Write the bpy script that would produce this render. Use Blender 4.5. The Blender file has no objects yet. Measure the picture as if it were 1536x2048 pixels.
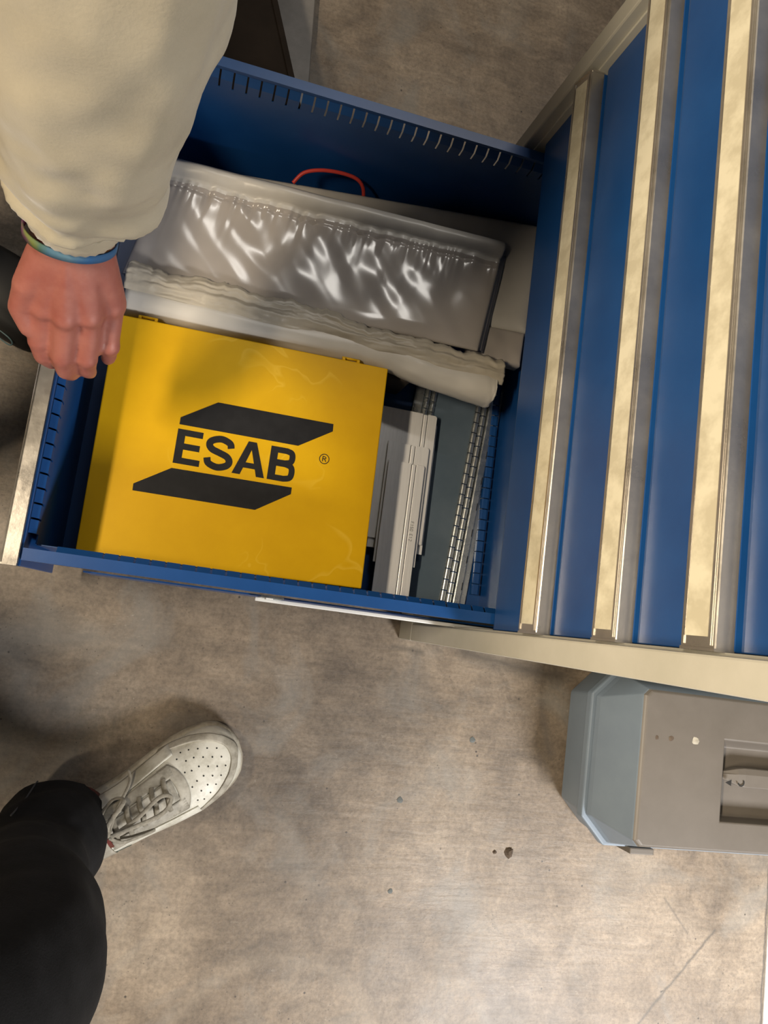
import bpy, bmesh, math, random
from mathutils import Vector, Matrix, noise
random.seed(7)

# ------------------------------------------------------------------ camera, light, exposure
scene = bpy.context.scene
COL = scene.collection
cam_d = bpy.data.cameras.new('camera')
cam = bpy.data.objects.new('camera', cam_d)
COL.objects.link(cam)
cam_d.sensor_fit = 'VERTICAL'
cam_d.sensor_height = 36.0
cam_d.lens = 1569.72 / 2048 * 36.0
cam_d.clip_start = 0.02
_a = Vector((0.127, -0.2596, 0.1474))
cam.matrix_world = Matrix.Translation((-0.3936, -0.3446, 1.2471)) @ Matrix.Rotation(_a.length, 4, _a.normalized())
scene.camera = cam

world = bpy.data.worlds.new('world')
scene.world = world
world.use_nodes = True
world.node_tree.nodes['Background'].inputs[0].default_value = (1.0, 0.90, 0.78, 1)
world.node_tree.nodes['Background'].inputs[1].default_value = 0.035


def area(name, loc, target, sx, sy, power, col, along=(0, 1, 0)):
    l = bpy.data.lights.new(name, 'AREA')
    l.shape = 'RECTANGLE'
    l.size = sx
    l.size_y = sy
    l.energy = power
    l.color = col
    o = bpy.data.objects.new(name, l)
    COL.objects.link(o)
    z = (Vector(loc) - Vector(target)).normalized()
    y = Vector(along)
    y = (y - z * y.dot(z)).normalized()
    x = y.cross(z)
    o.matrix_world = Matrix(((x.x, y.x, z.x, loc[0]), (x.y, y.y, z.y, loc[1]), (x.z, y.z, z.z, loc[2]), (0, 0, 0, 1)))
    return o


# ceiling tubes of the workshop: one over the left of the drawer, one over the floor at the right
area('ceiling_tube_light', (-1.75, -0.62, 2.5), (-0.45, -0.1, 0.2), 0.11, 1.45, 140, (1.0, 0.84, 0.62))
area('work_lamp_light', (1.0, -1.68, 1.42), (0.97, -1.62, 0.0), 0.55, 0.55, 82, (1.0, 0.97, 0.94))
area('ceiling_tube_light', (0.25, 1.45, 2.6), (0.0, 0.2, 0.2), 0.10, 1.2, 17, (1.0, 0.95, 0.88), along=(1, 0, 0))

vs = scene.view_settings
vs.view_transform = 'Standard'
vs.look = 'None'
vs.gamma = 1.0
vs.use_curve_mapping = False
vs.exposure = 0.0


# ------------------------------------------------------------------ materials
def new_mat(name):
    m = bpy.data.materials.new(name)
    m.use_nodes = True
    nt = m.node_tree
    return m, nt, nt.nodes['Principled BSDF']


def mat(name, c1, c2=None, rough=0.5, metal=0.0, scale=20.0, detail=6.0, lo=0.35, hi=0.65, bump=0.0, bscale=200.0,
        bdist=0.001, rvar=0.0, stretch=None, spec=0.5, coat=0.0, sub=None, sheen=0.0):
    m, nt, b = new_mat(name)
    N = nt.nodes
    L = nt.links
    b.inputs['Roughness'].default_value = rough
    b.inputs['Metallic'].default_value = metal
    b.inputs['Specular IOR Level'].default_value = spec
    b.inputs['Coat Weight'].default_value = coat
    if sheen:
        b.inputs['Sheen Weight'].default_value = sheen
    if sub:
        b.inputs['Subsurface Weight'].default_value = sub
        b.inputs['Subsurface Radius'].default_value = (0.01, 0.004, 0.002)
        b.inputs['Subsurface Scale'].default_value = 0.5
    tc = N.new('ShaderNodeTexCoord')
    mp = N.new('ShaderNodeMapping')
    L.new(tc.outputs['Object'], mp.inputs[0])
    if stretch:
        mp.inputs['Scale'].default_value = stretch
    if c2 is None:
        b.inputs['Base Color'].default_value = (*c1, 1)
    else:
        n = N.new('ShaderNodeTexNoise')
        n.inputs['Scale'].default_value = scale
        n.inputs['Detail'].default_value = detail
        n.inputs['Roughness'].default_value = 0.65
        L.new(mp.outputs[0], n.inputs[0])
        r = N.new('ShaderNodeValToRGB')
        r.color_ramp.elements[0].position = lo
        r.color_ramp.elements[1].position = hi
        r.color_ramp.elements[0].color = (*c1, 1)
        r.color_ramp.elements[1].color = (*c2, 1)
        L.new(n.outputs['Fac'], r.inputs[0])
        L.new(r.outputs[0], b.inputs['Base Color'])
        if rvar:
            mr = N.new('ShaderNodeMapRange')
            mr.inputs[1].default_value = 0.3
            mr.inputs[2].default_value = 0.7
            mr.inputs[3].default_value = max(0, rough - rvar)
            mr.inputs[4].default_value = min(1, rough + rvar)
            L.new(n.outputs['Fac'], mr.inputs[0])
            L.new(mr.outputs[0], b.inputs['Roughness'])
    if bump:
        n2 = N.new('ShaderNodeTexNoise')
        n2.inputs['Scale'].default_value = bscale
        n2.inputs['Detail'].default_value = 4
        L.new(mp.outputs[0], n2.inputs[0])
        bp = N.new('ShaderNodeBump')
        bp.inputs['Strength'].default_value = bump
        bp.inputs['Distance'].default_value = bdist
        L.new(n2.outputs['Fac'], bp.inputs['Height'])
        L.new(bp.outputs[0], b.inputs['Normal'])
    return m


def concrete():
    m, nt, b = new_mat('concrete')
    N = nt.nodes
    L = nt.links
    tc = N.new('ShaderNodeTexCoord')

    def nz(scale, detail=8, rough=0.6, dist=0.0, st=None):
        n = N.new('ShaderNodeTexNoise')
        n.inputs['Scale'].default_value = scale
        n.inputs['Detail'].default_value = detail
        n.inputs['Roughness'].default_value = rough
        n.inputs['Distortion'].default_value = dist
        if st:
            mp = N.new('ShaderNodeMapping')
            mp.inputs['Scale'].default_value = st
            L.new(tc.outputs['Object'], mp.inputs[0])
            L.new(mp.outputs[0], n.inputs[0])
        else:
            L.new(tc.outputs['Object'], n.inputs[0])
        return n

    def ramp(src, stops):
        r = N.new('ShaderNodeValToRGB')
        e = r.color_ramp.elements
        while len(e) < len(stops):
            e.new(0.5)
        for k, (p, c) in enumerate(stops):
            e[k].position = p
            e[k].color = (*c, 1)
        L.new(src, r.inputs[0])
        return r

    def mix(kind, a, bb, fac):
        x = N.new('ShaderNodeMix')
        x.data_type = 'RGBA'
        x.blend_type = kind
        if isinstance(fac, float):
            x.inputs['Factor'].default_value = fac
        else:
            L.new(fac, x.inputs['Factor'])
        L.new(a, x.inputs['A'])
        if isinstance(bb, tuple):
            x.inputs['B'].default_value = (*bb, 1)
        else:
            L.new(bb, x.inputs['B'])
        return x.outputs['Result']

    big = ramp(nz(3.2, 6, 0.6, 0.4).outputs['Fac'], [(0.28, (0.13, 0.105, 0.083)), (0.5, (0.24, 0.195, 0.148)), (0.72, (0.37, 0.315, 0.25))])
    mid = ramp(nz(18, 8, 0.7, 0.8).outputs['Fac'], [(0.3, (0.48, 0.46, 0.45)), (0.68, (1.05, 1.02, 0.98))])
    c = mix('MULTIPLY', big.outputs[0], mid.outputs[0], 0.85)
    fine = ramp(nz(160, 5, 0.7).outputs['Fac'], [(0.32, (0.5, 0.5, 0.5)), (0.6, (1.1, 1.1, 1.1))])
    c = mix('MULTIPLY', c, fine.outputs[0], 0.6)
    # trowel streaks
    st = ramp(nz(40, 4, 0.6, 0.3, (0.25, 2.2, 1)).outputs['Fac'], [(0.35, (0.75, 0.73, 0.72)), (0.65, (1.08, 1.08, 1.08))])
    c = mix('MULTIPLY', c, st.outputs[0], 0.5)
    # cool grey stains
    sg = ramp(nz(5.5, 4, 0.6, 1.0).outputs['Fac'], [(0.52, (0, 0, 0)), (0.68, (1, 1, 1))])
    c = mix('MIX', c, (0.20, 0.20, 0.19), ramp(sg.outputs[0], [(0.0, (0, 0, 0)), (1.0, (0.4, 0.4, 0.4))]).outputs[0])
    # dark specks
    v = N.new('ShaderNodeTexVoronoi')
    v.inputs['Scale'].default_value = 38
    v.inputs['Randomness'].default_value = 1
    L.new(tc.outputs['Object'], v.inputs['Vector'])
    sm = ramp(v.outputs['Distance'], [(0.045, (1, 1, 1)), (0.085, (0, 0, 0))])
    gate = ramp(nz(9, 3).outputs['Fac'], [(0.47, (0, 0, 0)), (0.55, (0.9, 0.9, 0.9))])
    c = mix('MIX', c, (0.035, 0.028, 0.024), mix('MULTIPLY', sm.outputs[0], gate.outputs[0], 1.0))
    v2 = N.new('ShaderNodeTexVoronoi')
    v2.inputs['Scale'].default_value = 120
    L.new(tc.outputs['Object'], v2.inputs['Vector'])
    sm2 = ramp(v2.outputs['Distance'], [(0.06, (1, 1, 1)), (0.16, (0, 0, 0))])
    gate2 = ramp(nz(22, 3).outputs['Fac'], [(0.50, (0, 0, 0)), (0.58, (0.75, 0.75, 0.75))])
    c = mix('MIX', c, (0.05, 0.042, 0.035), mix('MULTIPLY', sm2.outputs[0], gate2.outputs[0], 1.0))
    scr = ramp(nz(75, 4, 0.6, 1.6, (1.2, 2.6, 1)).outputs['Fac'], [(0.62, (0, 0, 0)), (0.74, (0.30, 0.30, 0.30))])
    gate3 = ramp(nz(6, 3).outputs['Fac'], [(0.45, (0, 0, 0)), (0.62, (1, 1, 1))])
    c = mix('MIX', c, (0.50, 0.46, 0.40), mix('MULTIPLY', scr.outputs[0], gate3.outputs[0], 1.0))
    # rounded polishing ring in the slab
    sx = N.new('ShaderNodeSeparateXYZ')
    L.new(tc.outputs['Object'], sx.inputs[0])

    def mth(op, a, bb=None):
        x = N.new('ShaderNodeMath')
        x.operation = op
        for k, q in enumerate((a, bb)):
            if q is None:
                continue
            if isinstance(q, (int, float)):
                x.inputs[k].default_value = q
            else:
                L.new(q, x.inputs[k])
        return x.outputs[0]

    wob = mth('MULTIPLY', mth('SUBTRACT', nz(14, 3).outputs['Fac'], 0.5), 0.012)
    dx = mth('ADD', sx.outputs[0], 0.14)
    dy = mth('ADD', sx.outputs[1], 1.02)
    rad = mth('SQRT', mth('ADD', mth('MULTIPLY', dx, dx), mth('MULTIPLY', dy, dy)))
    rad = mth('ADD', rad, wob)
    for R0, w, col, amt in ((0.185, 0.006, (0.13, 0.11, 0.09), 0.25), (0.165, 0.018, (0.40, 0.35, 0.28), 0.14), (0.10, 0.010, (0.15, 0.13, 0.11), 0.15)):
        f = mth('MULTIPLY', mth('MAXIMUM', mth('SUBTRACT', 1.0, mth('DIVIDE', mth('ABSOLUTE', mth('SUBTRACT', rad, R0)), w)), 0.0), amt)
        c = mix('MIX', c, col, f)

    # cracks, slab joint and dark streaks: distance to a segment
    def seg(ax, ay, bx, by, w, col, amt, c):
        ex, ey = bx - ax, by - ay
        l2 = ex * ex + ey * ey
        px = mth('ADD', mth('SUBTRACT', sx.outputs[0], ax), wob)
        py = mth('SUBTRACT', mth('SUBTRACT', sx.outputs[1], ay), wob)
        t = mth('MINIMUM', mth('MAXIMUM', mth('DIVIDE', mth('ADD', mth('MULTIPLY', px, ex), mth('MULTIPLY', py, ey)), l2), 0.0), 1.0)
        qx = mth('SUBTRACT', px, mth('MULTIPLY', t, ex))
        qy = mth('SUBTRACT', py, mth('MULTIPLY', t, ey))
        d = mth('SQRT', mth('ADD', mth('MULTIPLY', qx, qx), mth('MULTIPLY', qy, qy)))
        f = mth('MULTIPLY', mth('MAXIMUM', mth('SUBTRACT', 1.0, mth('DIVIDE', d, w)), 0.0), amt)
        return mix('MIX', c, col, f)

    c = seg(0.455, -0.975, 0.62, -0.793, 0.004, (0.07, 0.06, 0.05), 0.85, c)
    c = seg(0.565, -0.80, 0.515, -0.745, 0.003, (0.10, 0.085, 0.07), 0.7, c)
    c = seg(0.725, -0.55, 0.727, -1.2, 0.003, (0.05, 0.045, 0.04), 0.9, c)
    c = seg(0.10, -0.372, 0.27, -0.39, 0.022, (0.06, 0.05, 0.04), 0.8, c)  # from here broad dark streaks beside the cabinet foot and the tool case
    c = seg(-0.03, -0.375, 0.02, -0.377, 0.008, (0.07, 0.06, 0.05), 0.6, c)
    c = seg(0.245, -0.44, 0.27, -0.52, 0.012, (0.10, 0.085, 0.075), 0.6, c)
    L.new(c, b.inputs['Base Color'])
    rr = N.new('ShaderNodeMapRange')
    rr.inputs[3].default_value = 0.38
    rr.inputs[4].default_value = 0.62
    L.new(nz(7, 5).outputs['Fac'], rr.inputs[0])
    L.new(rr.outputs[0], b.inputs['Roughness'])
    bp = N.new('ShaderNodeBump')
    bp.inputs['Strength'].default_value = 0.35
    bp.inputs['Distance'].default_value = 0.002
    hh = mth('ADD', mth('MULTIPLY', nz(120, 6, 0.7).outputs['Fac'], 0.6), nz(30, 4, 0.6, 0.3, (0.3, 2.0, 1)).outputs['Fac'])
    L.new(hh, bp.inputs['Height'])
    L.new(bp.outputs[0], b.inputs['Normal'])
    return m


def yellow_paint():
    m = mat('yellow_paint', (0.58, 0.325, 0.001), (0.65, 0.375, 0.002), rough=0.42, scale=6, bump=0.05, bscale=500, spec=0.22)
    nt = m.node_tree
    N = nt.nodes
    L = nt.links
    b = N['Principled BSDF']
    src = b.inputs['Base Color'].links[0].from_socket
    tc = [n for n in N if n.type == 'TEX_COORD'][0]
    w = N.new('ShaderNodeTexNoise')
    w.inputs['Scale'].default_value = 7
    w.inputs['Detail'].default_value = 2
    w.inputs['Distortion'].default_value = 2.2
    L.new(tc.outputs['Object'], w.inputs[0])
    r = N.new('ShaderNodeValToRGB')
    e = r.color_ramp.elements
    e[0].position = 0.470
    e[0].color = (0, 0, 0, 1)
    e[1].position = 0.512
    e[1].color = (0, 0, 0, 1)
    q = e.new(0.5)
    q.color = (0.55, 0.55, 0.55, 1)
    L.new(w.outputs['Fac'], r.inputs[0])
    g = N.new('ShaderNodeTexNoise')
    g.inputs['Scale'].default_value = 5
    L.new(tc.outputs['Object'], g.inputs[0])
    gr = N.new('ShaderNodeValToRGB')
    gr.color_ramp.elements[0].position = 0.52
    gr.color_ramp.elements[1].position = 0.6
    L.new(g.outputs['Fac'], gr.inputs[0])
    mm = N.new('ShaderNodeMix')
    mm.data_type = 'RGBA'
    mm.blend_type = 'MULTIPLY'
    mm.inputs['Factor'].default_value = 1
    L.new(r.outputs[0], mm.inputs['A'])
    L.new(gr.outputs[0], mm.inputs['B'])
    x = N.new('ShaderNodeMix')
    x.data_type = 'RGBA'
    L.new(mm.outputs['Result'], x.inputs['Factor'])
    L.new(src, x.inputs['A'])
    x.inputs['B'].default_value = (0.74, 0.47, 0.04, 1)
    L.new(x.outputs['Result'], b.inputs['Base Color'])
    return m


def film(name, col, rough, alpha, bump=0.35, bscale=26.0):
    m = mat(name, col, tuple(min(1, q * 1.25) for q in col), rough=rough, scale=7, detail=3, bump=bump, bscale=bscale, bdist=0.004, spec=0.75, coat=0.0)
    nt = m.node_tree
    N = nt.nodes
    L = nt.links
    b = N['Principled BSDF']
    out = [n for n in N if n.type == 'OUTPUT_MATERIAL'][0]
    if alpha < 1:
        t = N.new('ShaderNodeBsdfTransparent')
        t.inputs[0].default_value = (0.9, 0.88, 0.86, 1)
        mx = N.new('ShaderNodeMixShader')
        mx.inputs[0].default_value = alpha
        L.new(t.outputs[0], mx.inputs[1])
        L.new(b.outputs[0], mx.inputs[2])
        L.new(mx.outputs[0], out.inputs[0])
    return m


def band_mat():
    m, nt, b = new_mat('woven_band')
    N = nt.nodes
    L = nt.links
    tc = N.new('ShaderNodeTexCoord')
    s = N.new('ShaderNodeSeparateXYZ')
    L.new(tc.outputs['Object'], s.inputs[0])
    n = N.new('ShaderNodeTexNoise')
    n.inputs['Scale'].default_value = 90
    L.new(tc.outputs['Object'], n.inputs[0])
    ad = N.new('ShaderNodeMath')
    ad.operation = 'MULTIPLY_ADD'
    ad.inputs[1].default_value = 0.02
    L.new(n.outputs['Fac'], ad.inputs[0])
    L.new(s.outputs[0], ad.inputs[2])
    mr = N.new('ShaderNodeMapRange')
    mr.inputs[1].default_value = 0.245
    mr.inputs[2].default_value = 0.335
    L.new(ad.outputs[0], mr.inputs[0])
    r = N.new('ShaderNodeValToRGB')
    e = r.color_ramp.elements
    stops = [(0.0, (0.12, 0.03, 0.10)), (0.10, (0.15, 0.18, 0.04)), (0.20, (0.06, 0.13, 0.10)), (0.30, (0.06, 0.15, 0.22)), (0.5, (0.10, 0.20, 0.27)), (0.62, (0.025, 0.12, 0.30)), (0.85, (0.03, 0.10, 0.22)), (1.0, (0.30, 0.36, 0.36))]
    while len(e) < len(stops):
        e.new(0.5)
    for k, (p, c) in enumerate(stops):
        e[k].position = p
        e[k].color = (*c, 1)
    L.new(mr.outputs[0], r.inputs[0])
    L.new(r.outputs[0], b.inputs['Base Color'])
    b.inputs['Roughness'].default_value = 0.8
    return m


MT = dict(
    concrete=concrete(),
    slab=mat('pale_slab', (0.42, 0.42, 0.43), (0.55, 0.55, 0.56), rough=0.7, scale=60, bump=0.2),
    frame=mat('cream_grey_paint', (0.45, 0.435, 0.37), (0.51, 0.49, 0.425), rough=0.45, scale=9, bump=0.05, bscale=600),
    blue=mat('blue_paint', (0.006, 0.050, 0.185), (0.009, 0.063, 0.220), rough=0.33, scale=8, bump=0.10, bscale=900, bdist=0.0004),
    inner=mat('dark_cavity', (0.012, 0.012, 0.013), rough=0.8),
    alu=mat('brushed_aluminium', (0.44, 0.41, 0.37), (0.56, 0.53, 0.48), rough=0.34, metal=0.85, scale=14, rvar=0.1, bump=0.08, bscale=300),
    paper=mat('cream_label_paper', (0.46, 0.42, 0.31), (0.60, 0.56, 0.43), rough=0.32, scale=30, detail=4, lo=0.4, hi=0.6, coat=0.3),
    plate=mat('aluminium_sheet', (0.84, 0.83, 0.82), (0.92, 0.91, 0.90), rough=0.40, metal=0.35, scale=30, bump=0.06, bscale=120, stretch=(12, 0.6, 1)),
    engrave=mat('engraving', (0.10, 0.10, 0.10), rough=0.7),
    galv=mat('galvanised_steel', (0.42, 0.45, 0.46), (0.62, 0.64, 0.63), rough=0.28, metal=0.9, scale=45, rvar=0.1),
    web=mat('grey_painted_sheet', (0.08, 0.115, 0.15), (0.11, 0.145, 0.18), rough=0.42, scale=9),
    yellow=yellow_paint(),
    ink=mat('black_print', (0.010, 0.010, 0.011), (0.015, 0.015, 0.016), rough=0.7, scale=40, spec=0.2),
    clear=film('clear_film', (0.37, 0.335, 0.305), 0.20, 0.93, 0.10, 9),
    frost=film('frosted_film', (0.50, 0.475, 0.43), 0.40, 0.96, 0.2, 12),
    crink=film('crinkled_film', (0.40, 0.36, 0.29), 0.42, 0.92, 0.5, 45),
    red=mat('red_cable', (0.55, 0.045, 0.03), rough=0.4),
    card=mat('dark_cardboard', (0.035, 0.025, 0.018), (0.05, 0.035, 0.025), rough=0.8, scale=20),
    rail=mat('white_rail', (0.72, 0.72, 0.70), rough=0.35),
    grey=mat('grey_plastic_reflection_tint', (0.094, 0.082, 0.070), (0.110, 0.097, 0.084), rough=0.5, scale=12, bump=0.12, bscale=700, bdist=0.0005),  # case plastic with the brownish reflection on its top painted into the colour
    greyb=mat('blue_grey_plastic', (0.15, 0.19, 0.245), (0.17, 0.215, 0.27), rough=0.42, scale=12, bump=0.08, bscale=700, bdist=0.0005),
    dirt=mat('dirt', (0.05, 0.035, 0.025), (0.09, 0.065, 0.045), rough=0.9, scale=80),
    skin=mat('skin', (0.28, 0.085, 0.066), (0.35, 0.128, 0.098), rough=0.5, scale=26, detail=5, bump=0.12, bscale=260, sub=0.12),
    knit=mat('beige_sweater', (0.37, 0.325, 0.235), (0.43, 0.38, 0.28), rough=0.9, scale=14, bump=0.25, bscale=420, sheen=0.3),
    denim=mat('black_denim', (0.0055, 0.0055, 0.006), (0.011, 0.011, 0.012), rough=0.9, scale=30, bump=0.4, bscale=700, sheen=0.0, spec=0.2),
    thread=mat('grey_thread', (0.05, 0.05, 0.055), rough=0.9),
    leather=mat('white_leather', (0.40, 0.375, 0.30), (0.66, 0.64, 0.56), rough=0.45, scale=24, lo=0.34, hi=0.56, bump=0.15, bscale=150),
    worn=mat('worn_leather', (0.20, 0.18, 0.14), (0.46, 0.43, 0.36), rough=0.6, scale=45, lo=0.3, hi=0.65, bump=0.3, bscale=150),
    sole=mat('worn_rubber', (0.20, 0.17, 0.12), (0.46, 0.42, 0.34), rough=0.6, scale=40, lo=0.3, hi=0.62, bump=0.3, bscale=180),
    lace=mat('dirty_lace', (0.20, 0.18, 0.14), (0.34, 0.31, 0.25), rough=0.9, scale=120),
    hole=mat('perforation', (0.01, 0.01, 0.01), rough=0.9),
    green=mat('dark_green_patch', (0.045, 0.06, 0.045), rough=0.4),
    maroon=mat('red_lining', (0.16, 0.012, 0.012), (0.10, 0.03, 0.015), rough=0.8, scale=60),
    blacksh=mat('black_shoe', (0.006, 0.006, 0.007), rough=0.7),
    teal=mat('teal_trim', (0.08, 0.14, 0.16), rough=0.5),
    brown=mat('dark_brown_board', (0.011, 0.008, 0.006), (0.017, 0.012, 0.009), rough=0.8, scale=12, spec=0.15),
    steel=mat('grey_steel_bar', (0.17, 0.16, 0.15), (0.24, 0.225, 0.21), rough=0.5, metal=0.3, scale=18),
    band=band_mat(),
)
MT['sweater_cuff'] = MT['knit']


# ------------------------------------------------------------------ mesh helpers
class MB:
    def __init__(self):
        self.v = []
        self.f = []

    def add(self, vs_, fs):
        o = len(self.v)
        self.v += [tuple(q) for q in vs_]
        self.f += [tuple(i + o for i in q) for q in fs]
        return self

    def box(self, x0, x1, y0, y1, z0, z1):
        return self.add([(x0, y0, z0), (x1, y0, z0), (x1, y1, z0), (x0, y1, z0), (x0, y0, z1), (x1, y0, z1), (x1, y1, z1), (x0, y1, z1)],
                        [(0, 3, 2, 1), (4, 5, 6, 7), (0, 1, 5, 4), (1, 2, 6, 5), (2, 3, 7, 6), (3, 0, 4, 7)])

    def prism(self, prof, a0, a1, axis='y'):
        n = len(prof)

        def p(q, a):
            return {'y': (q[0], a, q[1]), 'x': (a, q[0], q[1]), 'z': (q[0], q[1], a)}[axis]
        vs_ = [p(q, a0) for q in prof] + [p(q, a1) for q in prof]
        fs = [tuple(range(n))[::-1], tuple(range(n, 2 * n))]
        fs += [(i, (i + 1) % n, n + (i + 1) % n, n + i) for i in range(n)]
        return self.add(vs_, fs)

    def loft(self, pts, rad, n=20, disp=None, up=(0, 0, 1), caps=True, subdiv=0):
        P = [Vector(q) for q in pts]
        Rr = [(r, r) if isinstance(r, (int, float)) else r for r in rad]
        if subdiv:
            P2, R2 = [], []
            m = len(P)
            for i in range(m - 1):
                p0, p1, p2, p3 = P[max(i - 1, 0)], P[i], P[i + 1], P[min(i + 2, m - 1)]
                for k in range(subdiv):
                    t = k / subdiv
                    P2.append(0.5 * (2 * p1 + (p2 - p0) * t + (2 * p0 - 5 * p1 + 4 * p2 - p3) * t * t + (3 * p1 - p0 - 3 * p2 + p3) * t ** 3))
                    s = t * t * (3 - 2 * t)
                    R2.append(tuple(Rr[i][j] * (1 - s) + Rr[i + 1][j] * s for j in (0, 1)))
            P2.append(P[-1])
            R2.append(Rr[-1])
            P, Rr = P2, R2
        m = len(P)
        vs_ = []
        u = None
        for i in range(m):
            t = (P[min(i + 1, m - 1)] - P[max(i - 1, 0)]).normalized()
            if u is None:
                u = Vector(up)
            u = (u - t * u.dot(t)).normalized()
            w = t.cross(u)
            for k in range(n):
                a = 2 * math.pi * k / n
                s = disp(a, i / (m - 1)) if disp else 0.0
                vs_.append(P[i] + u * math.cos(a) * (Rr[i][0] + s) + w * math.sin(a) * (Rr[i][1] + s))
        fs = []
        for i in range(m - 1):
            for k in range(n):
                a, b_ = i * n + k, i * n + (k + 1) % n
                fs.append((a, b_, b_ + n, a + n))
        if caps:
            fs.append(tuple(range(n))[::-1])
            fs.append(tuple(range((m - 1) * n, m * n)))
        return self.add(vs_, fs)

    def grid(self, fn, nu, nv):
        vs_ = [fn(i / nu, j / nv) for j in range(nv + 1) for i in range(nu + 1)]
        w = nu + 1
        return self.add(vs_, [(j * w + i, j * w + i + 1, (j + 1) * w + i + 1, (j + 1) * w + i) for j in range(nv) for i in range(nu)])

    def ball(self, c, r, seg=14, sq=(1, 1, 1)):
        vs_, fs = [], []
        rings = seg // 2
        for j in range(1, rings):
            ph = math.pi * j / rings
            for k in range(seg):
                a = 2 * math.pi * k / seg
                vs_.append((c[0] + r * sq[0] * math.sin(ph) * math.cos(a), c[1] + r * sq[1] * math.sin(ph) * math.sin(a), c[2] + r * sq[2] * math.cos(ph)))
        top = len(vs_)
        vs_ += [(c[0], c[1], c[2] + r * sq[2]), (c[0], c[1], c[2] - r * sq[2])]
        for j in range(rings - 2):
            for k in range(seg):
                fs.append((j * seg + k, (j + 1) * seg + k, (j + 1) * seg + (k + 1) % seg, j * seg + (k + 1) % seg))
        for k in range(seg):
            fs.append((top, k, (k + 1) % seg))
            b_ = (rings - 2) * seg
            fs.append((top + 1, b_ + (k + 1) % seg, b_ + k))
        return self.add(vs_, fs)

    def capsule(self, a, b_, ra, rb):
        a, b_ = Vector(a), Vector(b_)
        self.loft([a, a.lerp(b_, 0.5), b_], [ra, (ra + rb) / 2, rb], 14, up=(0.3, 0.2, 1))
        self.ball(a, ra)
        return self.ball(b_, rb)


ORG = {}


def link(o):
    COL.objects.link(o)
    return o


def root_of(p):
    while p is not None and p.parent is not None:
        p = p.parent
    return p


def build(mb, name, m, parent=None, origin=None, smooth=False, bevel=0.0, seg=2, solid=0.0, sub=0, remesh=0.0, angle=35, rel=1.0):
    """one mesh object; vertices are given in world coordinates and stored relative to the thing's base"""
    if parent is not None:
        org = Vector(ORG[root_of(parent).name])
    else:
        org = Vector(origin) if origin is not None else Vector((0, 0, 0))
    me = bpy.data.meshes.new(name)
    me.from_pydata([tuple(Vector(q) - org) for q in mb.v], [], mb.f)
    me.update()
    bm = bmesh.new()
    bm.from_mesh(me)
    if not solid and not sub:
        pass
    bmesh.ops.recalc_face_normals(bm, faces=bm.faces)
    bm.to_mesh(me)
    bm.free()
    mats = m if isinstance(m, (list, tuple)) else [m]
    for q in mats:
        me.materials.append(MT[q])
    o = bpy.data.objects.new(name, me)
    link(o)
    if parent is not None:
        o.parent = parent
    else:
        o.location = org
        ORG[o.name] = tuple(org)
    if smooth:
        me.polygons.foreach_set('use_smooth', [True] * len(me.polygons))
    if remesh:
        r = o.modifiers.new('remesh', 'REMESH')
        r.mode = 'VOXEL'
        r.voxel_size = remesh
        r.use_smooth_shade = True
        s = o.modifiers.new('smooth', 'SMOOTH')
        s.factor = 0.5
        s.iterations = 6
        dg = bpy.context.evaluated_depsgraph_get()
        ev = o.evaluated_get(dg)
        nm = bpy.data.meshes.new_from_object(ev)
        o.modifiers.clear()
        o.data = nm
    if solid:
        s = o.modifiers.new('solid', 'SOLIDIFY')
        s.thickness = solid
        s.offset = 0
    if bevel:
        b = o.modifiers.new('bevel', 'BEVEL')
        b.width = bevel
        b.segments = seg
        b.limit_method = 'ANGLE'
        b.angle_limit = math.radians(angle)
        b.harden_normals = False
    if sub:
        s = o.modifiers.new('sub', 'SUBSURF')
        s.levels = sub
        s.render_levels = sub
    return o


def tag(o, label, cat, group=None):
    o['label'] = label
    o['category'] = cat
    if group:
        o['group'] = group
    return o


def thing(name, loc, label, cat, group=None):
    o = bpy.data.objects.new(name, None)
    o.empty_display_size = 0.05
    link(o)
    o.location = loc
    ORG[o.name] = tuple(loc)
    return tag(o, label, cat, group)


def struct(o):
    o['kind'] = 'structure'
    return o


def share(src, name, parent, dx, dy, dz, rz=0.0):
    o = bpy.data.objects.new(name, src.data)
    link(o)
    o.parent = parent
    o.location = (dx, dy, dz)
    o.rotation_euler = (0, 0, rz)
    for md in src.modifiers:
        if md.type == 'BEVEL':
            b = o.modifiers.new('bevel', 'BEVEL')
            b.width = md.width
            b.segments = md.segments
            b.limit_method = 'ANGLE'
            b.angle_limit = md.angle_limit
    return o


# ------------------------------------------------------------------ setting
struct(build(MB().grid(lambda u, v: (-2.5 + 5 * u, -2.5 + 5 * v, 0), 4, 4), 'floor', 'concrete'))
struct(build(MB().box(0.729, 2.0, -2.4, 2.4, -0.01, 0.004), 'trim_1', 'slab', origin=(1.3, 0, 0), bevel=0.002))

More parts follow.
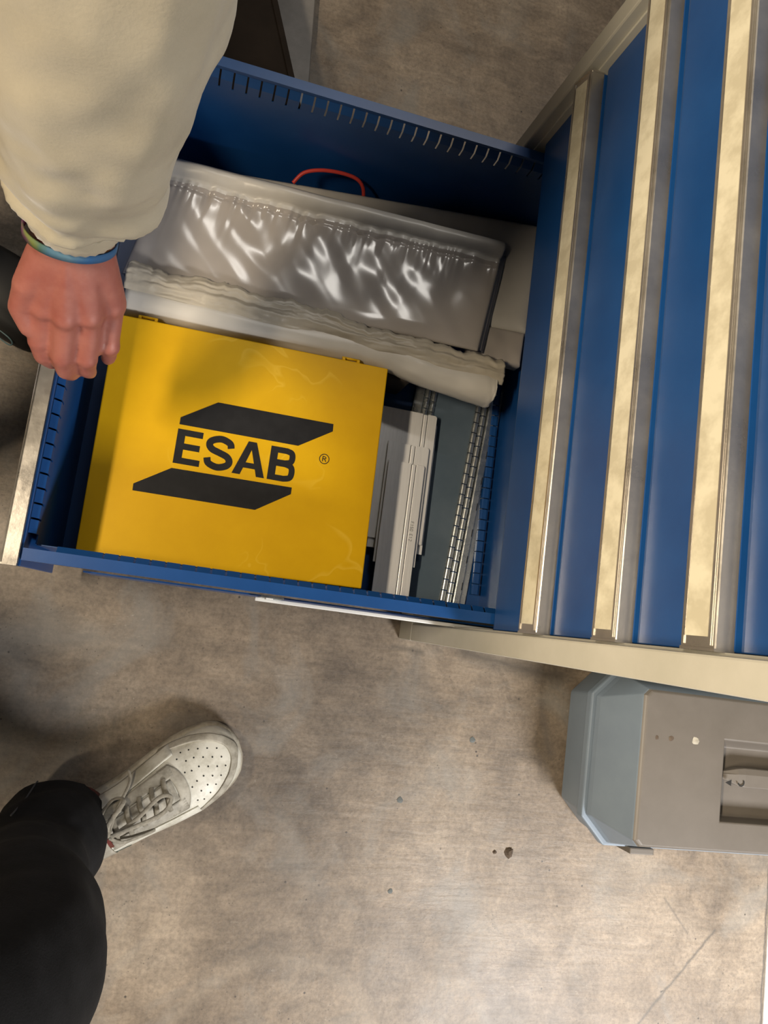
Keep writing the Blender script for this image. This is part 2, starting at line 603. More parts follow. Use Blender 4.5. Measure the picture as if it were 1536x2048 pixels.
# ------------------------------------------------------------------ tool cabinet
XP, WI, WO = -0.022, 0.334, 0.360
ZH, HX1, HX2, HZ = [0.322 - 0.0299, 0.4516, 0.6054, 0.7341, 0.862], 0.0218, 0.0163, 0.0299
ZTOP = 0.985
cab = thing('tool_cabinet', (0.3, 0, 0), 'cream framed steel drawer cabinet with blue drawers, its lowest drawer pulled open', 'cabinet')
for s in (-1, 1):
    lo, hi = sorted((s * WI, s * WO))
    build(MB().box(XP, 0.02, lo, hi, 0.0635, ZTOP), 'frame_post', 'frame', cab, bevel=0.0022)
    lo, hi = sorted((s * 0.3312, s * 0.3345))
    build(MB().box(-0.008, 0.02, lo, hi, 0.07, ZTOP), 'post_lip', 'frame', cab, bevel=0.0008)
    lo, hi = sorted((s * 0.346, s * WO))
    build(MB().box(0.0202, 0.66, lo, hi, 0.0635, ZTOP), 'side_panel', 'frame', cab, bevel=0.001)
build(MB().box(XP, 0.66, -WO, WO, 0.0, 0.063), 'plinth', 'frame', cab, bevel=0.002)
build(MB().box(0.645, 0.66, -0.3455, 0.3455, 0.064, ZTOP), 'back_panel', 'frame', cab)
build(MB().box(XP, 0.66, -WO, WO, ZTOP + 0.0005, ZTOP + 0.03), 'top_panel', 'frame', cab, bevel=0.003)


def handle_set(panel, x0, zb, w=0.3295, mats=('alu', 'paper')):
    """aluminium grip with a slanted label face; x0 is the panel face, zb the lower edge of the label face"""
    prof = [(x0 - HX1, zb), (x0 - HX1 + 0.0005, zb - 0.0012), (x0 - HX1 + 0.0035, zb - 0.001), (x0 - 0.0125, zb + HZ - 0.0045), (x0, zb + HZ - 0.0045),
            (x0, zb + HZ), (x0 - HX2 + 0.0014, zb + HZ), (x0 - HX2 + 0.0003, zb + HZ - 0.0006), (x0 - HX2, zb + HZ - 0.0018)]
    h = build(MB().prism(prof, -w, w), 'handle', 'alu', panel, smooth=False)

    def on(t, off):
        dx, dz = HX1 - HX2, HZ
        l = math.hypot(dx, dz)
        nx, nz_ = -dz / l, dx / l
        return (x0 - HX1 + dx * t + nx * off, zb + HZ * t + nz_ * off)
    wi = w - 0.008
    build(MB().prism([on(0.12, 0.0001), on(0.80, 0.0001), on(0.80, 0.0007), on(0.12, 0.0007)], -wi, wi), 'label_strip', 'paper', panel)
    build(MB().prism([on(0.83, 0.0001), on(0.90, 0.0001), on(0.90, 0.0012), on(0.83, 0.0012)], -w + 0.002, w - 0.002), 'label_rail', 'alu', panel)
    build(MB().prism([on(0.02, 0.0001), on(0.09, 0.0001), on(0.09, 0.0012), on(0.02, 0.0012)], -w + 0.002, w - 0.002), 'label_rail', 'alu', panel)
    for s in (-1, 1):
        lo, hi = sorted((s * w, s * (w + 0.0022)))
        c = [(x0 - HX1 - 0.0008, zb - 0.001), (x0 - HX2 - 0.0008, zb + HZ + 0.0008), (x0, zb + HZ + 0.0008), (x0, zb - 0.001)]
        build(MB().prism(c, lo, hi), 'handle_end_cap', 'alu', panel)
    return h


for i in range(1, 5):
    zlo = ZH[i - 1] + HZ + 0.0035
    zhi = ZH[i] + HZ
    r = 0.007
    prof = [(0.0, zlo + r), (0.0008, zlo + r * 0.5), (0.003, zlo + 0.0012), (0.007, zlo), (0.018, zlo), (0.018, zhi), (0.0, zhi)]
    d = build(MB().prism(prof, -0.3305, 0.3305), 'drawer', 'blue', cab, bevel=0.001)
    handle_set(d, 0.0, ZH[i])
# lid-side filler above the uppermost drawer
build(MB().box(0.0, 0.018, -0.3305, 0.3305, ZH[4] + HZ + 0.0035, ZTOP - 0.001), 'drawer', 'blue', cab, bevel=0.001)

# the open drawer
DX = -0.556
H = 0.322
WD, FL = 0.3237, 0.0135
XB = 0.080
tray = build(MB().box(DX + 0.0034, XB, -0.304, 0.304, 0.072, 0.0775), 'drawer', 'blue', cab)
fp = build(MB().box(DX, DX + 0.0032, -0.3305, 0.3305, 0.068, H - 0.0045), 'front_panel', 'blue', tray, bevel=0.001)
handle_set(tray, DX, ZH[0], w=0.3285)
PIT = 0.0172
for s in (-1, 1):
    def yv(u):
        return s * (WD - u)
    rim = [(yv(0), H - 0.021), (yv(0), H), (yv(FL), H), (yv(FL), H - 0.0055), (yv(FL - 0.0012), H - 0.0055), (yv(FL - 0.0012), H - 0.0012), (yv(0.0012), H - 0.0012), (yv(0.0012), H - 0.021)]
    build(MB().prism(rim, -0.5525, XB, 'x'), 'rim', 'blue', tray)
    wall = [(yv(0.0205), 0.078), (yv(0.0205), H - 0.030), (yv(0.0193), H - 0.030), (yv(0.0193), 0.078)]
    build(MB().prism(wall, -0.5445, XB, 'x'), 'side_wall', 'blue', tray)
    low = [(yv(-0.002), 0.078), (yv(-0.002), 0.2), (yv(0.0), 0.2), (yv(0.0), 0.078)]
    build(MB().prism(low, -0.50, XB, 'x'), 'runner_channel', 'blue', tray)

    def tabprof():
        return [(yv(FL - 0.001), H - 0.0065), (yv(0.0205), H - 0.0145), (yv(0.0205), H - 0.0300), (yv(0.0193), H - 0.0300), (yv(0.0193), H - 0.0150), (yv(FL - 0.001), H - 0.0078)]
    x0 = -0.4706
    base = build(MB().prism(tabprof(), x0 + 0.0012, x0 + PIT - 0.0012, 'x'), 'slotted_tab', 'blue', tray)
    for k in range(1, 31):
        share(base, 'slotted_tab', tray, PIT * k, 0, 0)
    build(MB().prism(tabprof(), -0.520, x0 - 0.0008, 'x'), 'slotted_tab', 'blue', tray)
    # strip that closes the slots behind the tabs on part of the wall, and the runner rail
    build(MB().box(-0.285, 0.05, s * 0.3300 - 0.0025, s * 0.3300 + 0.0025, 0.205, 0.215), 'runner_rail', 'rail', tray, bevel=0.001)
    build(MB().box(-0.281, -0.252, s * 0.3262 - 0.0012, s * 0.3262 + 0.0012, 0.205, 0.245), 'rail_bracket', 'galv', tray)
    build(MB().box(-0.274, -0.265, s * 0.3284 - 0.001, s * 0.3284 + 0.001, 0.222, 0.24), 'rail_bracket', 'rail', tray)
# front inner wall with its tabs
fw = [(DX + 0.0036, H - 0.010), (DX + 0.0110, H - 0.018), (DX + 0.0110, H - 0.034), (DX + 0.0098, H - 0.034), (DX + 0.0098, H - 0.0187), (DX + 0.0036, H - 0.0115)]
b0 = build(MB().prism(fw, -0.2925, -0.2925 + PIT - 0.0022), 'slotted_tab', 'blue', tray)
for k in range(1, 34):
    share(b0, 'slotted_tab', tray, 0, PIT * k, 0)
build(MB().box(DX + 0.0095, DX + 0.0110, -0.303, 0.303, 0.078, H - 0.034), 'inner_front', 'blue', tray)
# back wall with a row of pressed tabs along the floor
build(MB().box(XB, XB + 0.0015, -0.304, 0.304, 0.072, H - 0.03), 'back_wall', 'blue', tray)
tp = [(0.0605, 0.078), (0.0615, 0.0875), (0.0635, 0.0895), (0.0705, 0.0895), (0.0735, 0.0880), (0.0755, 0.078)]
b1 = build(MB().prism(tp, -0.2762, -0.2762 + PIT - 0.0016), 'pressed_tab', 'blue', tray)
for k in range(1, 26):
    share(b1, 'pressed_tab', tray, 0, PIT * k, 0)

# ------------------------------------------------------------------ yellow steel case
CX, CY, RZ = -0.330, -0.1425, 0.012
case = thing('steel_case', (CX, CY, 0.078), 'yellow steel case with black logo lying in the open drawer', 'case')
ca, sa = math.cos(RZ), math.sin(RZ)


def C(x, y, z):
    return (CX + x * ca - y * sa, CY + x * sa + y * ca, z)


def cbox(x0, x1, y0, y1, z0, z1):
    m = MB().box(x0, x1, y0, y1, z0, z1)
    m.v = [C(*q) for q in m.v]
    return m


HWX, HWY = 0.1855, 0.157
build(cbox(-HWX + 0.0012, HWX - 0.0012, -HWY + 0.0012, HWY - 0.0012, 0.0782, 0.160), 'body', 'yellow', case, bevel=0.0015)
lid = build(cbox(-HWX, HWX, -HWY, HWY, 0.1605, 0.2), 'lid', 'yellow', case, bevel=0.0016)
for hx in (-0.146, 0.132):
    hg = build(cbox(hx - 0.0125, hx + 0.0125, HWY + 0.0002, HWY + 0.0012, 0.172, 0.1965), 'hinge', 'yellow', case, bevel=0.0004)
    for e in (-1, 1):
        build(cbox(hx + e * 0.0105 - 0.002, hx + e * 0.0105 + 0.002, HWY + 0.0012, HWY + 0.0052, 0.186, 0.1962), 'hinge_lug', 'yellow', hg, bevel=0.0006)
    m = MB().loft([C(hx - 0.0125, HWY + 0.0056, 0.1915), C(hx + 0.0125, HWY + 0.0056, 0.1915)], [0.0018, 0.0018], 12)
    build(m, 'hinge_pin', 'yellow', hg, smooth=True)

ZP = 0.20015


def poly(pts, name, dz=0.0):
    n = len(pts)
    z0, z1 = ZP + dz, ZP + 0.00025 + dz
    m = MB().prism(pts, z0, z1, 'z')
    return build(m, name, 'ink', lid)


poly([(-0.371, -0.0791), (-0.2131, -0.0781), (-0.2126, -0.0885), (-0.2571, -0.1173), (-0.4155, -0.1177), (-0.4155, -0.1084)], 'logo_bar')
poly([(-0.416, -0.1768), (-0.2573, -0.1756), (-0.2572, -0.1847), (-0.3016, -0.2137), (-0.4591, -0.2140), (-0.4595, -0.2051)], 'logo_bar')
YB, YT = -0.1697, -0.1236
TH = 0.0100


def strokes(paths, w, name, z=ZP):
    """letter drawn as flat ribbons"""
    m = MB()
    for kk, (pts, ww) in enumerate(paths):
        P = [Vector((q[0], q[1])) for q in pts]
        L_, R_ = [], []
        for i in range(len(P)):
            t = (P[min(i + 1, len(P) - 1)] - P[max(i - 1, 0)]).normalized()
            nrm = Vector((-t.y, t.x))
            hw = (ww if ww else w) / 2
            L_.append(P[i] + nrm * hw)
            R_.append(P[i] - nrm * hw)
        zz = z + 0.00003 * kk
        n = len(P)
        vs_ = [(q.x, q.y, zz + 0.0002) for q in L_] + [(q.x, q.y, zz + 0.0002) for q in R_] + [(q.x, q.y, zz) for q in L_] + [(q.x, q.y, zz) for q in R_]
        fs = []
        for i in range(n - 1):
            fs += [(i, i + 1, n + i + 1, n + i), (2 * n + i, 3 * n + i, 3 * n + i + 1, 2 * n + i + 1), (i, 2 * n + i, 2 * n + i + 1, i + 1), (n + i, n + i + 1, 3 * n + i + 1, 3 * n + i)]
        fs += [(0, n, 3 * n, 2 * n), (n - 1, 3 * n - 1, 4 * n - 1, 2 * n - 1)]
        m.add(vs_, fs)
    return m


def letter(paths, w=TH):
    return build(strokes(paths, w, 'letter'), 'letter', 'ink', lid)


def spl(ctrl, n=10):
    P = [Vector(q) for q in ctrl]
    out = []
    for i in range(len(P) - 1):
        p0, p1, p2, p3 = P[max(i - 1, 0)], P[i], P[i + 1], P[min(i + 2, len(P) - 1)]
        for k in range(n):
            t = k / n
            out.append(0.5 * (2 * p1 + (p2 - p0) * t + (2 * p0 - 5 * p1 + 4 * p2 - p3) * t * t + (3 * p1 - p0 - 3 * p2 + p3) * t ** 3))
    out.append(P[-1])
    return [(q.x, q.y) for q in out]


h = YT - YB
# E
ex = -0.416
poly([(ex, YB), (ex + 0.0335, YB), (ex + 0.0335, YB + 0.0083), (ex + 0.0102, YB + 0.0083), (ex + 0.0102, YB + h * 0.42), (ex + 0.0310, YB + h * 0.42), (ex + 0.0310, YB + h * 0.60),
      (ex + 0.0102, YB + h * 0.60), (ex + 0.0102, YT - 0.0083), (ex + 0.0328, YT - 0.0083), (ex + 0.0328, YT), (ex, YT)], 'letter')
# S
sx0, sx1 = -0.3785, -0.3395
sw = sx1 - sx0


def SP(a, b):
    return (sx0 + sw * a, YB + h * b)


letter([(spl([SP(.865, .69), SP(.80, .83), SP(.50, .915), SP(.20, .83), SP(.135, .705), SP(.24, .585), SP(.52, .505), SP(.77, .425), SP(.865, .295), SP(.78, .165), SP(.49, .085), SP(.19, .165), SP(.115, .32)], 8), 0.0090)])
# A
ax0, ax1 = -0.3395, -0.2962
am = (ax0 + ax1) / 2
poly([(ax0, YB), (ax0 + 0.0108, YB), (am + 0.0003, YT - 0.0105), (am + 0.0055, YT), (am - 0.0055, YT)], 'letter')
poly([(ax1 - 0.0108, YB), (ax1, YB), (am + 0.0055, YT), (am - 0.0050, YT - 0.0004), (am + 0.0001, YT - 0.0105)], 'letter', 0.00004)
poly([(ax0 + 0.0115, YB + 0.0098), (ax1 - 0.0115, YB + 0.0098), (ax1 - 0.0137, YB + 0.0172), (ax0 + 0.0137, YB + 0.0172)], 'letter', 0.00008)
# B
bx0, bx1 = -0.2925, -0.2560


def BP(a, b):
    return (bx0 + (bx1 - bx0) * a, YB + h * b)


poly([(bx0, YB), (bx0 + 0.0100, YB), (bx0 + 0.0100, YT), (bx0, YT)], 'letter')
letter([([BP(.2, .915), BP(.55, .915)] + spl([BP(.60, .915), BP(.78, .87), BP(.83, .735), BP(.78, .60), BP(.58, .545)], 8) + [BP(.2, .545)], 0.0080),
        ([BP(.2, .520), BP(.55, .520)] + spl([BP(.60, .520), BP(.82, .46), BP(.875, .30), BP(.82, .14), BP(.60, .085)], 8) + [BP(.2, .085)], 0.0080)])
# registered mark
rc = (-0.2188, -0.1288)
ring = [(rc[0] + 0.0066 * math.cos(a * math.pi / 16), rc[1] + 0.0066 * math.sin(a * math.pi / 16)) for a in range(33)]
letter([(ring, 0.0010)])
letter([([(rc[0] - 0.0022, rc[1] - 0.0036), (rc[0] - 0.0022, rc[1] + 0.0036)], 0.0011),
        ([(rc[0] - 0.0022, rc[1] + 0.0032)] + spl([(rc[0] + 0.0005, rc[1] + 0.0032), (rc[0] + 0.0022, rc[1] + 0.0016), (rc[0] + 0.0005, rc[1] + 0.0001)], 5) + [(rc[0] - 0.0022, rc[1] + 0.0001)], 0.0010),
        ([(rc[0] + 0.0003, rc[1]), (rc[0] + 0.0026, rc[1] - 0.0036)], 0.0011)])

# ------------------------------------------------------------------ slotted steel divider on the drawer floor
div = thing('slotted_divider', (0.0, -0.13, 0.078), 'grey and galvanised slotted divider plate lying in the drawer beside the metal strips', 'divider')
A0, A1 = Vector((0.010, -0.300)), Vector((0.0365, 0.055))       # left edge of the right-hand tab row
dirv = (A1 - A0).normalized()
nrmv = Vector((dirv.y, -dirv.x))


def D(s, t, z):
    p = A0 + dirv * s + nrmv * t
    return (p.x, p.y, z)


def dbox(s0, s1, t0, t1, z0, z1):
    m = MB().box(s0, s1, t0, t1, z0, z1)
    m.v = [D(q[0], q[1], q[2]) for q in m.v]
    return m


LEN = 0.37
build(dbox(0.0, LEN, -0.092, 0.002, 0.0780, 0.0805), 'web_plate', 'web', div)
build(dbox(0.0, LEN, -0.1040, -0.0885, 0.0806, 0.0835), 'edge_strip', 'galv', div, bevel=0.0008)
build(dbox(0.0, LEN, 0.0215, 0.0345, 0.0780, 0.0875), 'edge_strip', 'galv', div, bevel=0.002)
build(dbox(0.0, LEN, 0.0350, 0.0445, 0.0780, 0.0815), 'flange', 'galv', div, bevel=0.0008)
for k in range(8):
    build(dbox(0.03 + 0.043 * k, 0.042 + 0.043 * k, 0.0315, 0.0325, 0.0876, 0.0880), 'slot', 'hole', div)


def tabrow(t0, w, off, n, zc):
    prof = []
    for k in range(9):
        a = math.pi * k / 8
        prof.append((t0 + w / 2 - math.cos(a) * w / 2, zc + math.sin(a) * w * 0.50))
    m = MB()
    m.prism([(p[0], p[1]) for p in prof], off, off + PIT - 0.0016, 'x')
    m.v = [D(q[0], q[1], q[2]) for q in m.v]
    b_ = build(m, 'tab', 'galv', div, smooth=True)
    ed = b_.modifiers.new('edge', 'EDGE_SPLIT')
    ed.split_angle = math.radians(50)
    st = dirv * PIT
    for k in range(1, n):
        o = share(b_, 'tab', div, st.x * k, st.y * k, 0)
        e2 = o.modifiers.new('edge', 'EDGE_SPLIT')
        e2.split_angle = math.radians(50)


tabrow(0.0, 0.0100, 0.008, 20, 0.0815)
tabrow(0.0112, 0.0095, 0.005, 20, 0.0815)
tabrow(-0.0875, 0.0100, 0.008, 20, 0.0812)
tabrow(-0.0763, 0.0095, 0.005, 20, 0.0812)

# ------------------------------------------------------------------ aluminium strips
def strip(name, label, x0, xr, x1, y0, y1, z, tilt=0.0, text=None):
    o = thing(name, ((x0 + x1) / 2, (y0 + y1) / 2, z), label, 'metal strip', 'aluminium strips in the drawer')
    t = 0.0022
    r = 0.004

    def q(m):
        m.v = [(a, b, c + (a - x0) * tilt) for a, b, c in m.v]
        return m
    # flat leaf
    build(q(MB().box(x0, xr - 0.0042, y0, y1, z, z + t)), 'leaf', 'plate', o, bevel=0.0004)
    build(q(MB().box(xr - 0.0030, xr + 0.0030, y0, y1 - 0.001, z, z + t + 0.0006)), 'ridge', 'plate', o, bevel=0.0009)
    pts = [(xr + 0.0042, y0), (x1, y0), (x1, y1 - r)] + [(x1 - r + r * math.cos(a), y1 - r + r * math.sin(a)) for a in (0.39, 0.78, 1.18)] + [(x1 - r, y1), (xr + 0.0042, y1)]
    build(q(MB().prism(pts, z, z + t, 'z')), 'flange', 'plate', o, bevel=0.0004)
    build(q(MB().box(x0 + 0.001, x1 - 0.001, y0 + 0.001, y1 - 0.001, z - 0.0012, z - 0.0001)), 'backing', 'engrave', o)
    return o


strip('aluminium_strip', 'wide aluminium strip at the bottom of the pile beside the yellow case', -0.118, -0.0515, -0.0300, -0.2280, -0.0200, 0.0922)
strip('aluminium_strip', 'widest aluminium strip, its top end reaching nearest the plastic roll', -0.126, -0.0522, -0.0331, -0.2138, -0.0080, 0.0965)
strip('aluminium_strip', 'middle aluminium strip wedged between the engraved one and the widest one', -0.108, -0.0678, -0.0416, -0.2500, -0.0625, 0.1025)
sC = strip('aluminium_strip', 'bright engraved aluminium strip lying on top of the other metal strips', -0.1052, -0.0645, -0.0471, -0.3010, -0.0928, 0.1085)


def tiny_text(txt, x, y, hgt, z, parent):
    G = {'F': [[(0, 0), (0, 1)], [(0, 1), (.6, 1)], [(0, .5), (.5, .5)]], '1': [[(.1, .8), (.3, 1)], [(.3, 1), (.3, 0)]], '5': [[(.6, 1), (.05, 1)], [(.05, 1), (.05, .55)], [(.05, .55), (.6, .5)], [(.6, .5), (.6, .05)], [(.6, .05), (0, 0)]],
         '0': [[(0, 0), (0, 1)], [(0, 1), (.6, 1)], [(.6, 1), (.6, 0)], [(.6, 0), (0, 0)]], 'E': [[(0, 0), (0, 1)], [(0, 1), (.6, 1)], [(0, .5), (.5, .5)], [(0, 0), (.6, 0)]],
         '2': [[(0, 1), (.6, 1)], [(.6, 1), (.6, .55)], [(.6, .55), (0, 0)], [(0, 0), (.6, 0)]]}
    cx = 0.0
    for ch in txt:
        if ch != ' ':
            ps = []
            for sg in G[ch]:
                # text runs towards -y, letter tops point to +x
                ps.append(([(x + b * hgt, y - (cx + a * 0.9) * hgt) for a, b in sg], 0.0005))
            build(strokes(ps, 0.0005, 'letter', z), 'engraved_letter', 'engrave', parent)
        cx += 0.85
    return


tiny_text('F150 E12', -0.0582, -0.182, 0.0045, 0.1085 + 0.0023, sC)

# ------------------------------------------------------------------ plastic bags
def fbm(x, y, z=0.0, o=3):
    return noise.fractal(Vector((x, y, z)), 0.6, 2.0, o)


def bag(name, label, TL, TR, BR, BL, mat_, seedv, thick=0.006, wr=1.0, seam=True, group=None, nu=150, nv=60, base=None, fold=0.012):
    TL, TR, BR, BL = map(Vector, (TL, TR, BR, BL))

    def top(u, v):
        p = (TL.lerp(TR, u)).lerp(BL.lerp(BR, u), v)
        z = 0.0
        e = min(min(u, 1 - u) * 18, min(v, 1 - v) * 9, 1.0)
        puff = thick * math.sqrt(max(0, 1 - (1 - e) ** 2))
        if seam:
            # rolled fold along the far edge, then a heat-sealed seam with short sharp puckers
            if v < 0.16:
                z += fold * math.sin(math.pi * v / 0.16) ** 0.8
            sd = abs(v - 0.235)
            pk = noise.noise(Vector((u * 34, seedv, 0.0))) + 0.6 * noise.noise(Vector((u * 71, seedv + 3, 0)))
            z += wr * 0.0062 * pk * math.exp(-sd / 0.085) * (1.0 if v > 0.17 else 0.3)
            z -= 0.0022 * math.exp(-(sd / 0.012) ** 2)
        # long soft creases
        if seam:
            z += wr * 0.0052 * noise.noise(Vector((u * 8.5 + 1.3 * v + seedv, v * 1.3 - u * 1.0, seedv))) * e
            z += wr * 0.0030 * noise.noise(Vector((u * 15 - v * 5.0, v * 2.2 + u * 4, seedv + 9))) * e
        else:
            z += wr * 0.0060 * noise.noise(Vector((u * 4.0 + seedv, v * 2.0, seedv))) * e
        return (p.x, p.y, p.z + puff + z)
    m = MB().grid(top, nu, nv)
    # underside
    top_n = len(m.v)
    w = nu + 1
    rim = [i for i in range(w)] + [j * w + nu for j in range(1, nv + 1)] + [nv * w + i for i in range(nu - 1, -1, -1)] + [j * w for j in range(nv - 1, 0, -1)]
    zb = base
    low = []
    for i in rim:
        q = m.v[i]
        zz = q[2] - 0.0015 if zb is None else zb
        low.append((q[0], q[1], zz))
    s0 = len(m.v)
    m.v += low
    n = len(rim)
    for k in range(n):
        m.f.append((rim[k], s0 + k, s0 + (k + 1) % n, rim[(k + 1) % n]))
    m.f.append(tuple(range(s0, s0 + n)))
    c = (TL + TR + BR + BL) / 4
    if seam:
        mat_ = [mat_, 'frost']
    o = build(m, name, mat_, None, origin=(c.x, c.y, c.z if zb is None else zb), smooth=True)
    if seam:
        for k in range(nu * nv):
            if k // nu < nv * 0.19:
                o.data.polygons[k].material_index = 1
    return tag(o, label, 'plastic bag', group)


# frosted bundle at the back, against the far drawer wall
bag('plastic_bag', 'frosted white plastic bag bundle at the back, partly under the upper drawer', (-0.40, 0.261, 0.172), (0.072, 0.2990, 0.186), (0.072, 0.128, 0.172), (-0.40, 0.10, 0.154), 'frost', 3.1, thick=0.006, wr=0.55, seam=False, base=0.0785, nu=90, nv=50)
bag('plastic_bag', 'small flattened clear bag end poking out right of the clear bag stack', (-0.02, 0.126, 0.1695), (0.066, 0.1265, 0.1745), (0.066, 0.0735, 0.170), (-0.02, 0.078, 0.166), 'clear', 8.3, thick=0.004, wr=0.35, seam=False, base=0.150, nu=60, nv=30)
gs = 'clear bags stacked in the drawer'
bag('plastic_bag', 'lowest clear plastic bag of the stack, its right edge showing furthest out', (-0.490, 0.238, 0.164), (0.0160, 0.2350, 0.189), (0.0005, 0.080, 0.178), (-0.5215, 0.080, 0.162), 'clear', 1.3, thick=0.003, wr=0.35, seam=False, group=gs, nu=70, nv=30)
bag('plastic_bag', 'second clear plastic bag from the bottom of the stack', (-0.490, 0.238, 0.1705), (0.0115, 0.2400, 0.1945), (-0.0045, 0.080, 0.1845), (-0.5215, 0.080, 0.1685), 'clear', 2.2, thick=0.003, wr=0.35, seam=False, group=gs, nu=70, nv=30)
bag('plastic_bag', 'large clear crinkled plastic bag with a sealed seam on top of the stack', (-0.488, 0.2560, 0.179), (0.0065, 0.2490, 0.201), (-0.0130, 0.0745, 0.193), (-0.5225, 0.0770, 0.176), 'clear', 5.7, thick=0.004, wr=1.0, seam=True, group=gs, nu=220, nv=80)

# rolled bag with a crinkled free edge, lying on a dark carton
carton = build(MB().box(-0.508, -0.098, 0.019, 0.071, 0.078, 0.1535), 'cardboard_carton', 'card', None, origin=(-0.30, 0.045, 0.078), bevel=0.003)
tag(carton, 'dark cardboard carton almost hidden under the plastic roll', 'carton')
roll = thing('plastic_roll', (-0.24, 0.03, 0.153), 'frosted plastic bag rolled into a long tube behind the yellow case', 'plastic roll')
rp = [(-0.512, 0.0420, 0.1765), (-0.34, 0.0420, 0.1775), (-0.165, 0.0430, 0.1780), (-0.08, 0.0320, 0.1780), (0.000, 0.0250, 0.1775), (0.020, 0.0240, 0.1770)]
rr = [0.0215, 0.0215, 0.0215, 0.0235, 0.0260, 0.0250]


def rdisp(a, t):
    return 0.0011 * fbm(math.cos(a) * 1.6, math.sin(a) * 1.6, t * 9) + (0.003 * fbm(math.cos(a) * 2, math.sin(a) * 2, 7.0) if t > 0.93 else 0)


build(MB().loft(rp, rr, 40, rdisp, subdiv=14), 'tube', 'frost', roll, smooth=True)


def cr(u, v):
    x = -0.515 + 0.545 * u
    yb = 0.0500 - 0.020 * u
    wob = 0.006 * fbm(u * 14, 0.3) + 0.0035 * fbm(u * 40, 2.3)
    yt = (0.0880 if u < 0.2 else 0.0880 - 0.026 * (u - 0.2)) + wob
    y = yb + (yt - yb) * v
    z = 0.1965 + 0.0055 * math.sin(math.pi * min(1, v * 1.05)) + 0.0022 * fbm(u * 12, v * 5.0, 4.0, 2) + 0.003 * fbm(u * 5, v * 4.2, 1.0, 2)
    if v > 0.9:
        z -= 0.004 * (v - 0.9) * 10
    return (x, y, z)


fl_ = build(MB().grid(cr, 220, 26), 'crinkled_edge', 'crink', roll, smooth=True, solid=0.0012)

cpts = [(-0.318, 0.262, 0.186), (-0.306, 0.2760, 0.195), (-0.284, 0.2835, 0.2005), (-0.255, 0.2880, 0.2005), (-0.230, 0.2885, 0.196), (-0.217, 0.2835, 0.186), (-0.211, 0.2740, 0.170)]
tag(build(MB().loft(cpts, [0.0027] * 7, 12, subdiv=6), 'cable', 'red', None, origin=(-0.26, 0.28, 0.18), smooth=True), 'thin red cable loop peeking out behind the plastic bags', 'cable')

# ------------------------------------------------------------------ grey tool case on the floor
gc = thing('tool_case', (0.56, -0.505, 0.0), 'grey plastic tool case on the floor beside the cabinet', 'tool case')


def octa(x0, x1, y0, y1, c, z):
    return [(x0 + c, y0, z), (x1 - c, y0, z), (x1, y0 + c, z), (x1, y1 - c, z), (x1 - c, y1, z), (x0 + c, y1, z), (x0, y1 - c, z), (x0, y0 + c, z)]


def stack(rings, cap0=True, cap1=True):
    m = MB()
    n = len(rings[0])
    for r_ in rings:
        m.v += r_
    for i in range(len(rings) - 1):
        for k in range(n):
            m.f.append((i * n + k, i * n + (k + 1) % n, (i + 1) * n + (k + 1) % n, (i + 1) * n + k))
    if cap0:
        m.f.append(tuple(range(n))[::-1])
    if cap1:
        m.f.append(tuple(range((len(rings) - 1) * n, len(rings) * n)))
    return m


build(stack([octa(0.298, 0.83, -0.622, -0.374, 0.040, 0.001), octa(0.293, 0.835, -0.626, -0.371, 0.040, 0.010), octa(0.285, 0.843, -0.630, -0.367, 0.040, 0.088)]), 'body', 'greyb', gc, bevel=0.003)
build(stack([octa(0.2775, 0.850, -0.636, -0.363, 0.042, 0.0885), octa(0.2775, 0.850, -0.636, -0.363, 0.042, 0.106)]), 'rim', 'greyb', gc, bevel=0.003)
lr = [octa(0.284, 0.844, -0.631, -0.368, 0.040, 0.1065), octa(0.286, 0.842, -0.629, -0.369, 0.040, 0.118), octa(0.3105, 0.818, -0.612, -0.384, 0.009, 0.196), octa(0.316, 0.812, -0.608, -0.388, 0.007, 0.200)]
lidm = stack(lr, True, False)
base_i = 3 * 8
rx0, rx1, ry0, ry1 = 0.4545, 0.680, -0.567, -0.447
s0 = len(lidm.v)
lidm.v += [(rx0, ry0, 0.200), (rx1, ry0, 0.200), (rx1, ry1, 0.200), (rx0, ry1, 0.200), (rx0 + 0.002, ry0 + 0.003, 0.172), (rx1 - 0.002, ry0 + 0.003, 0.172), (rx1 - 0.002, ry1 - 0.012, 0.176), (rx0 + 0.002, ry1 - 0.012, 0.176)]
o_ = base_i
lidm.f += [(o_ + 0, o_ + 1, s0 + 1, s0 + 0), (o_ + 1, o_ + 2, s0 + 1), (o_ + 2, o_ + 3, s0 + 2, s0 + 1), (o_ + 3, o_ + 4, s0 + 2), (o_ + 4, o_ + 5, s0 + 3, s0 + 2), (o_ + 5, o_ + 6, s0 + 3), (o_ + 6, o_ + 7, s0 + 0, s0 + 3), (o_ + 7, o_ + 0, s0 + 0)]
lidm.f += [(s0, s0 + 1, s0 + 5, s0 + 4), (s0 + 1, s0 + 2, s0 + 6, s0 + 5), (s0 + 2, s0 + 3, s0 + 7, s0 + 6), (s0 + 3, s0, s0 + 4, s0 + 7), (s0 + 4, s0 + 5, s0 + 6, s0 + 7)]
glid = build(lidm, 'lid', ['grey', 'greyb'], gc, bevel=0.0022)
for p in glid.data.polygons:  # side faces go blue-grey, the top keeps the painted reflection tint
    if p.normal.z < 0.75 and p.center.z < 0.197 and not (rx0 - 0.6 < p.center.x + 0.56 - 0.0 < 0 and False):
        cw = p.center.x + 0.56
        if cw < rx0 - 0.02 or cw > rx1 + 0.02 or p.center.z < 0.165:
            p.material_index = 1
